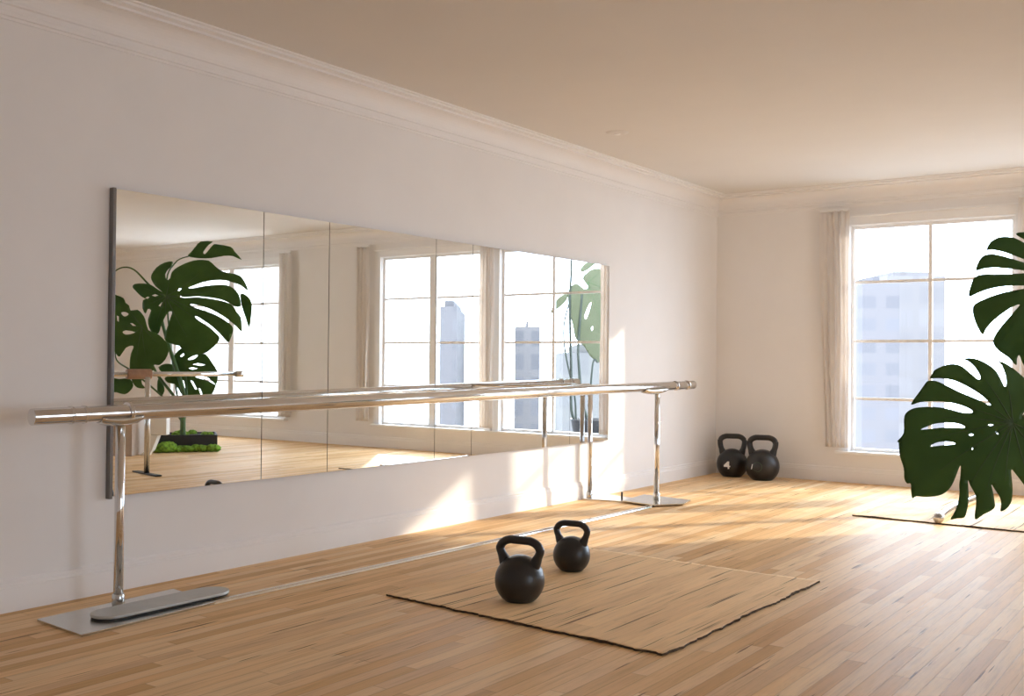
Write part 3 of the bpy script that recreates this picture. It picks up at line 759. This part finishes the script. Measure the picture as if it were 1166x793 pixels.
# planter: low dark trough with moss
bm = bmesh.new()
x0_, x1_, y0_, y1_ = -.34, .36, -.26, .26
for a_ in ((x0_, x1_, y0_, y0_ + .02), (x0_, x1_, y1_ - .02, y1_), (x0_, x0_ + .02, y0_ + .02, y1_ - .02), (x1_ - .02, x1_, y0_ + .02, y1_ - .02)): bm_box(bm, *a_, .0, .20)
bm_box(bm, x0_ + .02, x1_ - .02, y0_ + .02, y1_ - .02, .0, .02)
PO = obj('planter', bm, M['pot'], PL, bevel=.004)
bm = bmesh.new(); bm_box(bm, x0_ + .021, x1_ - .021, y0_ + .021, y1_ - .021, .021, .185); obj('soil', bm, M['soil'], PL)
for k in range(34):
    rnd = random.Random(k); bm = bmesh.new()
    front = k < 24
    if front:   # moss tumbling around the outside faces the mirror sees
        cx_, cy_ = x0_ + (x1_ - x0_) * (k + .5) / 24, y0_ - rnd.uniform(.02, .07)
        rr = rnd.uniform(.035, .06) + (.03 if 17 < k < 21 else 0); cz_ = rr * .75
    else: cx_, cy_ = rnd.uniform(x0_ + .08, x1_ - .08), rnd.uniform(y0_ + .08, y1_ - .08); rr = rnd.uniform(.04, .06); cz_ = .19
    bmesh.ops.create_icosphere(bm, subdivisions=3, radius=rr)
    for v in bm.verts:
        n_ = v.co.normalized(); v.co *= 1 + .25 * noise.noise(n_ * 3 + Vector((k, 0, 0))) + .12 * noise.noise(n_ * 9 + Vector((k, 5, 0)))
        v.co.z *= .8; v.co += Vector((cx_, cy_, cz_)); v.co.z = max(v.co.z, .002)
    obj('moss_clump', bm, M['moss'], PL, smooth=True)

# --- monstera on the balcony beyond the far window, seen through it in the rightmost mirror
c7 = lambda P_: [(570 + x / 3.605, 280 + y / 3.605) for x, y in P_]
YB = 12.4
def dep_at(x, y, Y): r_ = ray(x, y); return (Y - CAM.y) / r_.y
DB = dep_at(670, 350, YB)
O1 = c7([(300,156),(330,178),(345,168),(322,135),(340,112),(360,98),(392,94),(412,108),(420,140),(440,128),(480,110),(510,150),(520,220),(500,300),(470,360),(432,435),(405,465),(383,482),(370,468),(350,450),(330,415),(305,395),(290,372),(283,330),(270,280),(263,230),(263,190),(276,166)])
O1h = [c7([(330,290),(345,250),(358,232),(352,262),(338,300)]), c7([(357,338),(364,330),(366,342),(360,350)]), c7([(415,290),(432,286),(438,310),(420,312)]), c7([(412,222),(430,224),(440,238),(420,240)])]
O2 = c7([(312,102),(325,80),(345,68),(385,66),(365,82),(345,98),(325,108)])
O3 = c7([(190,282),(200,250),(225,212),(262,196),(258,222),(235,248),(205,270)])
bx = refl(at(668, 480, DB)); bx.z = 0
PB = thing('potted_monstera', 'pale looking monstera outside beyond the window, in the rightmost mirror panel', 'plant', bx)
leaf(PB, O1, O1h, DB, c7([(345, 150)])[0], True, mat='leaf_out', droop=.03, cup=.05, veins=c7([(383, 470), (300, 360), (275, 200), (450, 400), (500, 200), (400, 100)]), smooth=2, thick=.003)
leaf(PB, O2, [], DB, c7([(320, 104)])[0], True, mat='leaf_out', smooth=2, thick=.003)
leaf(PB, O3, [], DB, c7([(258, 200)])[0], True, mat='leaf_out', smooth=2, thick=.003)
gb = lambda P_, d=0: refl(at(*c7([P_])[0], DB + d))
mouth = bx + Vector((0, 0, .30))
for pts_, ra in (([(300, 840), (282, 700), (276, 500), (270, 250), (276, 110), (276, 60)], .022), ([(310, 830), (300, 720), (290, 620), (252, 440), (246, 330), (266, 240)], .016),
                 ([(330, 830), (322, 650), (308, 500), (305, 405), (320, 200)], .026), ([(350, 830), (352, 650), (365, 480), (385, 480)], .018)):
    stem(PB, [mouth + Vector((0, 0, -.05))] + [gb(p_) for p_ in pts_[1:]], ra, ra * .6, mat='stem_out')
bm = bmesh.new(); lathe(bm, [(0, .001), (.20, .001), (.21, .01), (.27, .30), (.28, .32), (.25, .32), (.24, .28), (0, .28)], 40); obj('pot', bm, M['pot'], PB, smooth=True)
bm = bmesh.new(); lathe(bm, [(.238, .281), (.15, .286), (0, .29)], 32); obj('soil', bm, M['soil'], PB, smooth=True)

# ------------------------------------------------------------------ furniture seen only in the mirror
q0 = Vector((4.24, 6.14, 0)); 
t = thing('ballet_barre', 'second barre with reddish grip and dark flat foot, in the left mirror panel', 'ballet barre', q0)
bm = bmesh.new(); tube(bm, [(0, 0, .015), (0, 0, .93)], .026, 24); obj('post', bm, M['steel'], t, smooth=True)
bm = bmesh.new(); bm_box(bm, -.27, .27, -.03, .03, .001, .015); o = obj('foot', bm, M['dark_metal'], t, bevel=.003); o.rotation_euler = (0, 0, math.radians(12))
pA = refl(at(126, 428, 10.1)) - q0; pB = refl(at(267, 424.5, 10.9)) - q0
pA.z = pB.z = .955
bm = bmesh.new(); tube(bm, [pA, pB], .024, 24); obj('bar', bm, M['chrome'], t, smooth=True)
d_ = (pB - pA).normalized(); pm = pA + d_ * (-pA).dot(d_)
bm = bmesh.new(); tube(bm, [pm - d_ * .11, pm + d_ * .13], .05, 24); obj('grip', bm, M['woodtop'], t, smooth=True, bevel=.006)
bm = bmesh.new(); tube(bm, [pB - d_ * .02, pB + d_ * .05], .034, 20); obj('end_cap', bm, M['steel'], t, smooth=True)


t = thing('side_table', 'small low white table on a curved support, beside the planter in the mirror', 'side table', (5.80, 7.42, 0), math.radians(-35))
bm = bmesh.new(); bm_box(bm, -.095, .095, -.06, .06, .235, .43); obj('tabletop', bm, M['white'], t, bevel=.01)
def curved_leg(sx, sy):
    bm = bmesh.new(); rows = []
    for k in range(9):
        f = k / 8; z_ = .23 * (1 - f); x_ = sx * (.055 + .09 * f * f + (.02 if f > .8 else 0)); w_ = .05 - .02 * math.sin(f * math.pi)
        rows.append([bm.verts.new((x_ + a_, sy * .09 + b_, max(z_, .001))) for a_, b_ in ((-w_, -.03), (w_, -.03), (w_, .03), (-w_, .03))])
    for a_, b_ in zip(rows, rows[1:]):
        for k in range(4): bm.faces.new((a_[k], a_[(k + 1) % 4], b_[(k + 1) % 4], b_[k]))
    bm.faces.new(rows[0]); bm.faces.new(rows[-1][::-1])
    obj('leg', bm, M['white'], t, bevel=.006)
for sx, sy in ((1, -.3), (1, .3)): curved_leg(sx, sy)
bm = bmesh.new(); bm_box(bm, 0, 1.3, -.2, .2, .001, .46)
t = thing('low_plinth', 'low beige plinth behind the white side table, at the mirror left edge', 'plinth', (6.02, 7.30, 0), math.radians(-33))
obj('body', bm, M['plinth'], t, bevel=.005)
bm = bmesh.new(); bm_box(bm, .02, 1.28, -.18, .18, .461, .475); obj('top', bm, M['plinth'], t, bevel=.003)
bm = bmesh.new(); bm_box(bm, .10, .18, -.212, -.2, .22, .36); obj('grille', bm, M['dark_metal'], t)

# chrome foot lying on the far mat, behind the big leaf
t = thing('chrome_floor_bar', 'curved chrome bar lying on the far mat behind the big monstera leaf', 'metal bar')
P_ = [at(1069, 592, 8.0), at(1078, 586, 8.2), at(1092, 577, 8.5), at(1106, 569.5, 8.8), at(1116, 566, 9.0)]
def ground(px_, py_): r_ = ray(px_, py_); k_ = (.042 - CAM.z) / r_.z; return CAM + r_ * k_
P_ = [ground(1069, 590), ground(1078, 583), ground(1092, 576), ground(1106, 570), ground(1117, 567)]
bm = bmesh.new(); tube(bm, catmull([tuple(p) for p in P_], 5, False), .033, 16); obj('tube', bm, M['chrome'], t, smooth=True)
bm = bmesh.new(); dd = (P_[0] - P_[1]).normalized(); tube(bm, [P_[0] - dd * .01, P_[0] + dd * .02, P_[0] + dd * .03], [.036, .036, .024], 16); obj('end_cap', bm, M['steel'], t, smooth=True)

# ------------------------------------------------------------------ outside
bm = bmesh.new(); bm_box(bm, -.5, XR + .5, L + TH, 13.75, -.2, -.001); struct(obj('floor_balcony', bm, M['terrace']))
def tower(x0, x1, ytop, dist, label, mirror, col, dark, depth=14, zb=-45, sx=2.2, sz=1.5, name='office_tower'):
    a = at(x0, 400, dist); b = at(x1, 400, dist); zt = at((x0 + x1) / 2, ytop, dist).z
    if mirror: a, b = refl(a), refl(b)
    mid = (a + b) / 2; w_ = (b - a).length; ang = math.atan2((b - a).y, (b - a).x)
    t = thing(name, label, 'building', (mid.x, mid.y, 0), ang)
    n_ = Vector((-math.sin(ang), math.cos(ang), 0)); sgn = 1 if n_.dot(mid - CAM) > 0 else -1
    fm = facade('hazed_facade', col, dark, sx, sz)  # distance haze is put into these facade colours
    bm = bmesh.new(); bm_box(bm, -w_ / 2, w_ / 2, min(0, sgn * depth), max(0, sgn * depth), zb, zt); obj('facade', bm, fm, t)
    bm = bmesh.new(); bm_box(bm, -w_ / 2 + 1, w_ / 2 - 1, min(sgn * 1, sgn * (depth - 1)), max(sgn * 1, sgn * (depth - 1)), zt, zt + .5); obj('roof_cap', bm, fm, t)
    return t
TWS = 1.0
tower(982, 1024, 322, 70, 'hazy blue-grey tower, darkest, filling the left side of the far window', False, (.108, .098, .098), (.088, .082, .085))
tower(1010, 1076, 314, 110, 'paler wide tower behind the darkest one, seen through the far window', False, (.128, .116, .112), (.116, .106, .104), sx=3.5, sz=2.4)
tower(500, 519, 349, 80, 'slim blue-grey tower in the reflected double window', True, (.105, .096, .097), (.092, .086, .088))
tower(586, 614, 372, 90, 'wide blue tower with horizontal bands reflected in the narrow window', True, (.118, .108, .106), (.088, .083, .086), sx=40, sz=2.0)
tower(640, 712, 402, 60, 'low grey block behind the outdoor monstera, in the rightmost mirror', True, (.108, .102, .095), (.088, .083, .08), sx=3, sz=2)
bm = bmesh.new(); bm_box(bm, -300, 300, L + 20, 320, -46, -45); struct(obj('ground_city', bm, M['terrace']))
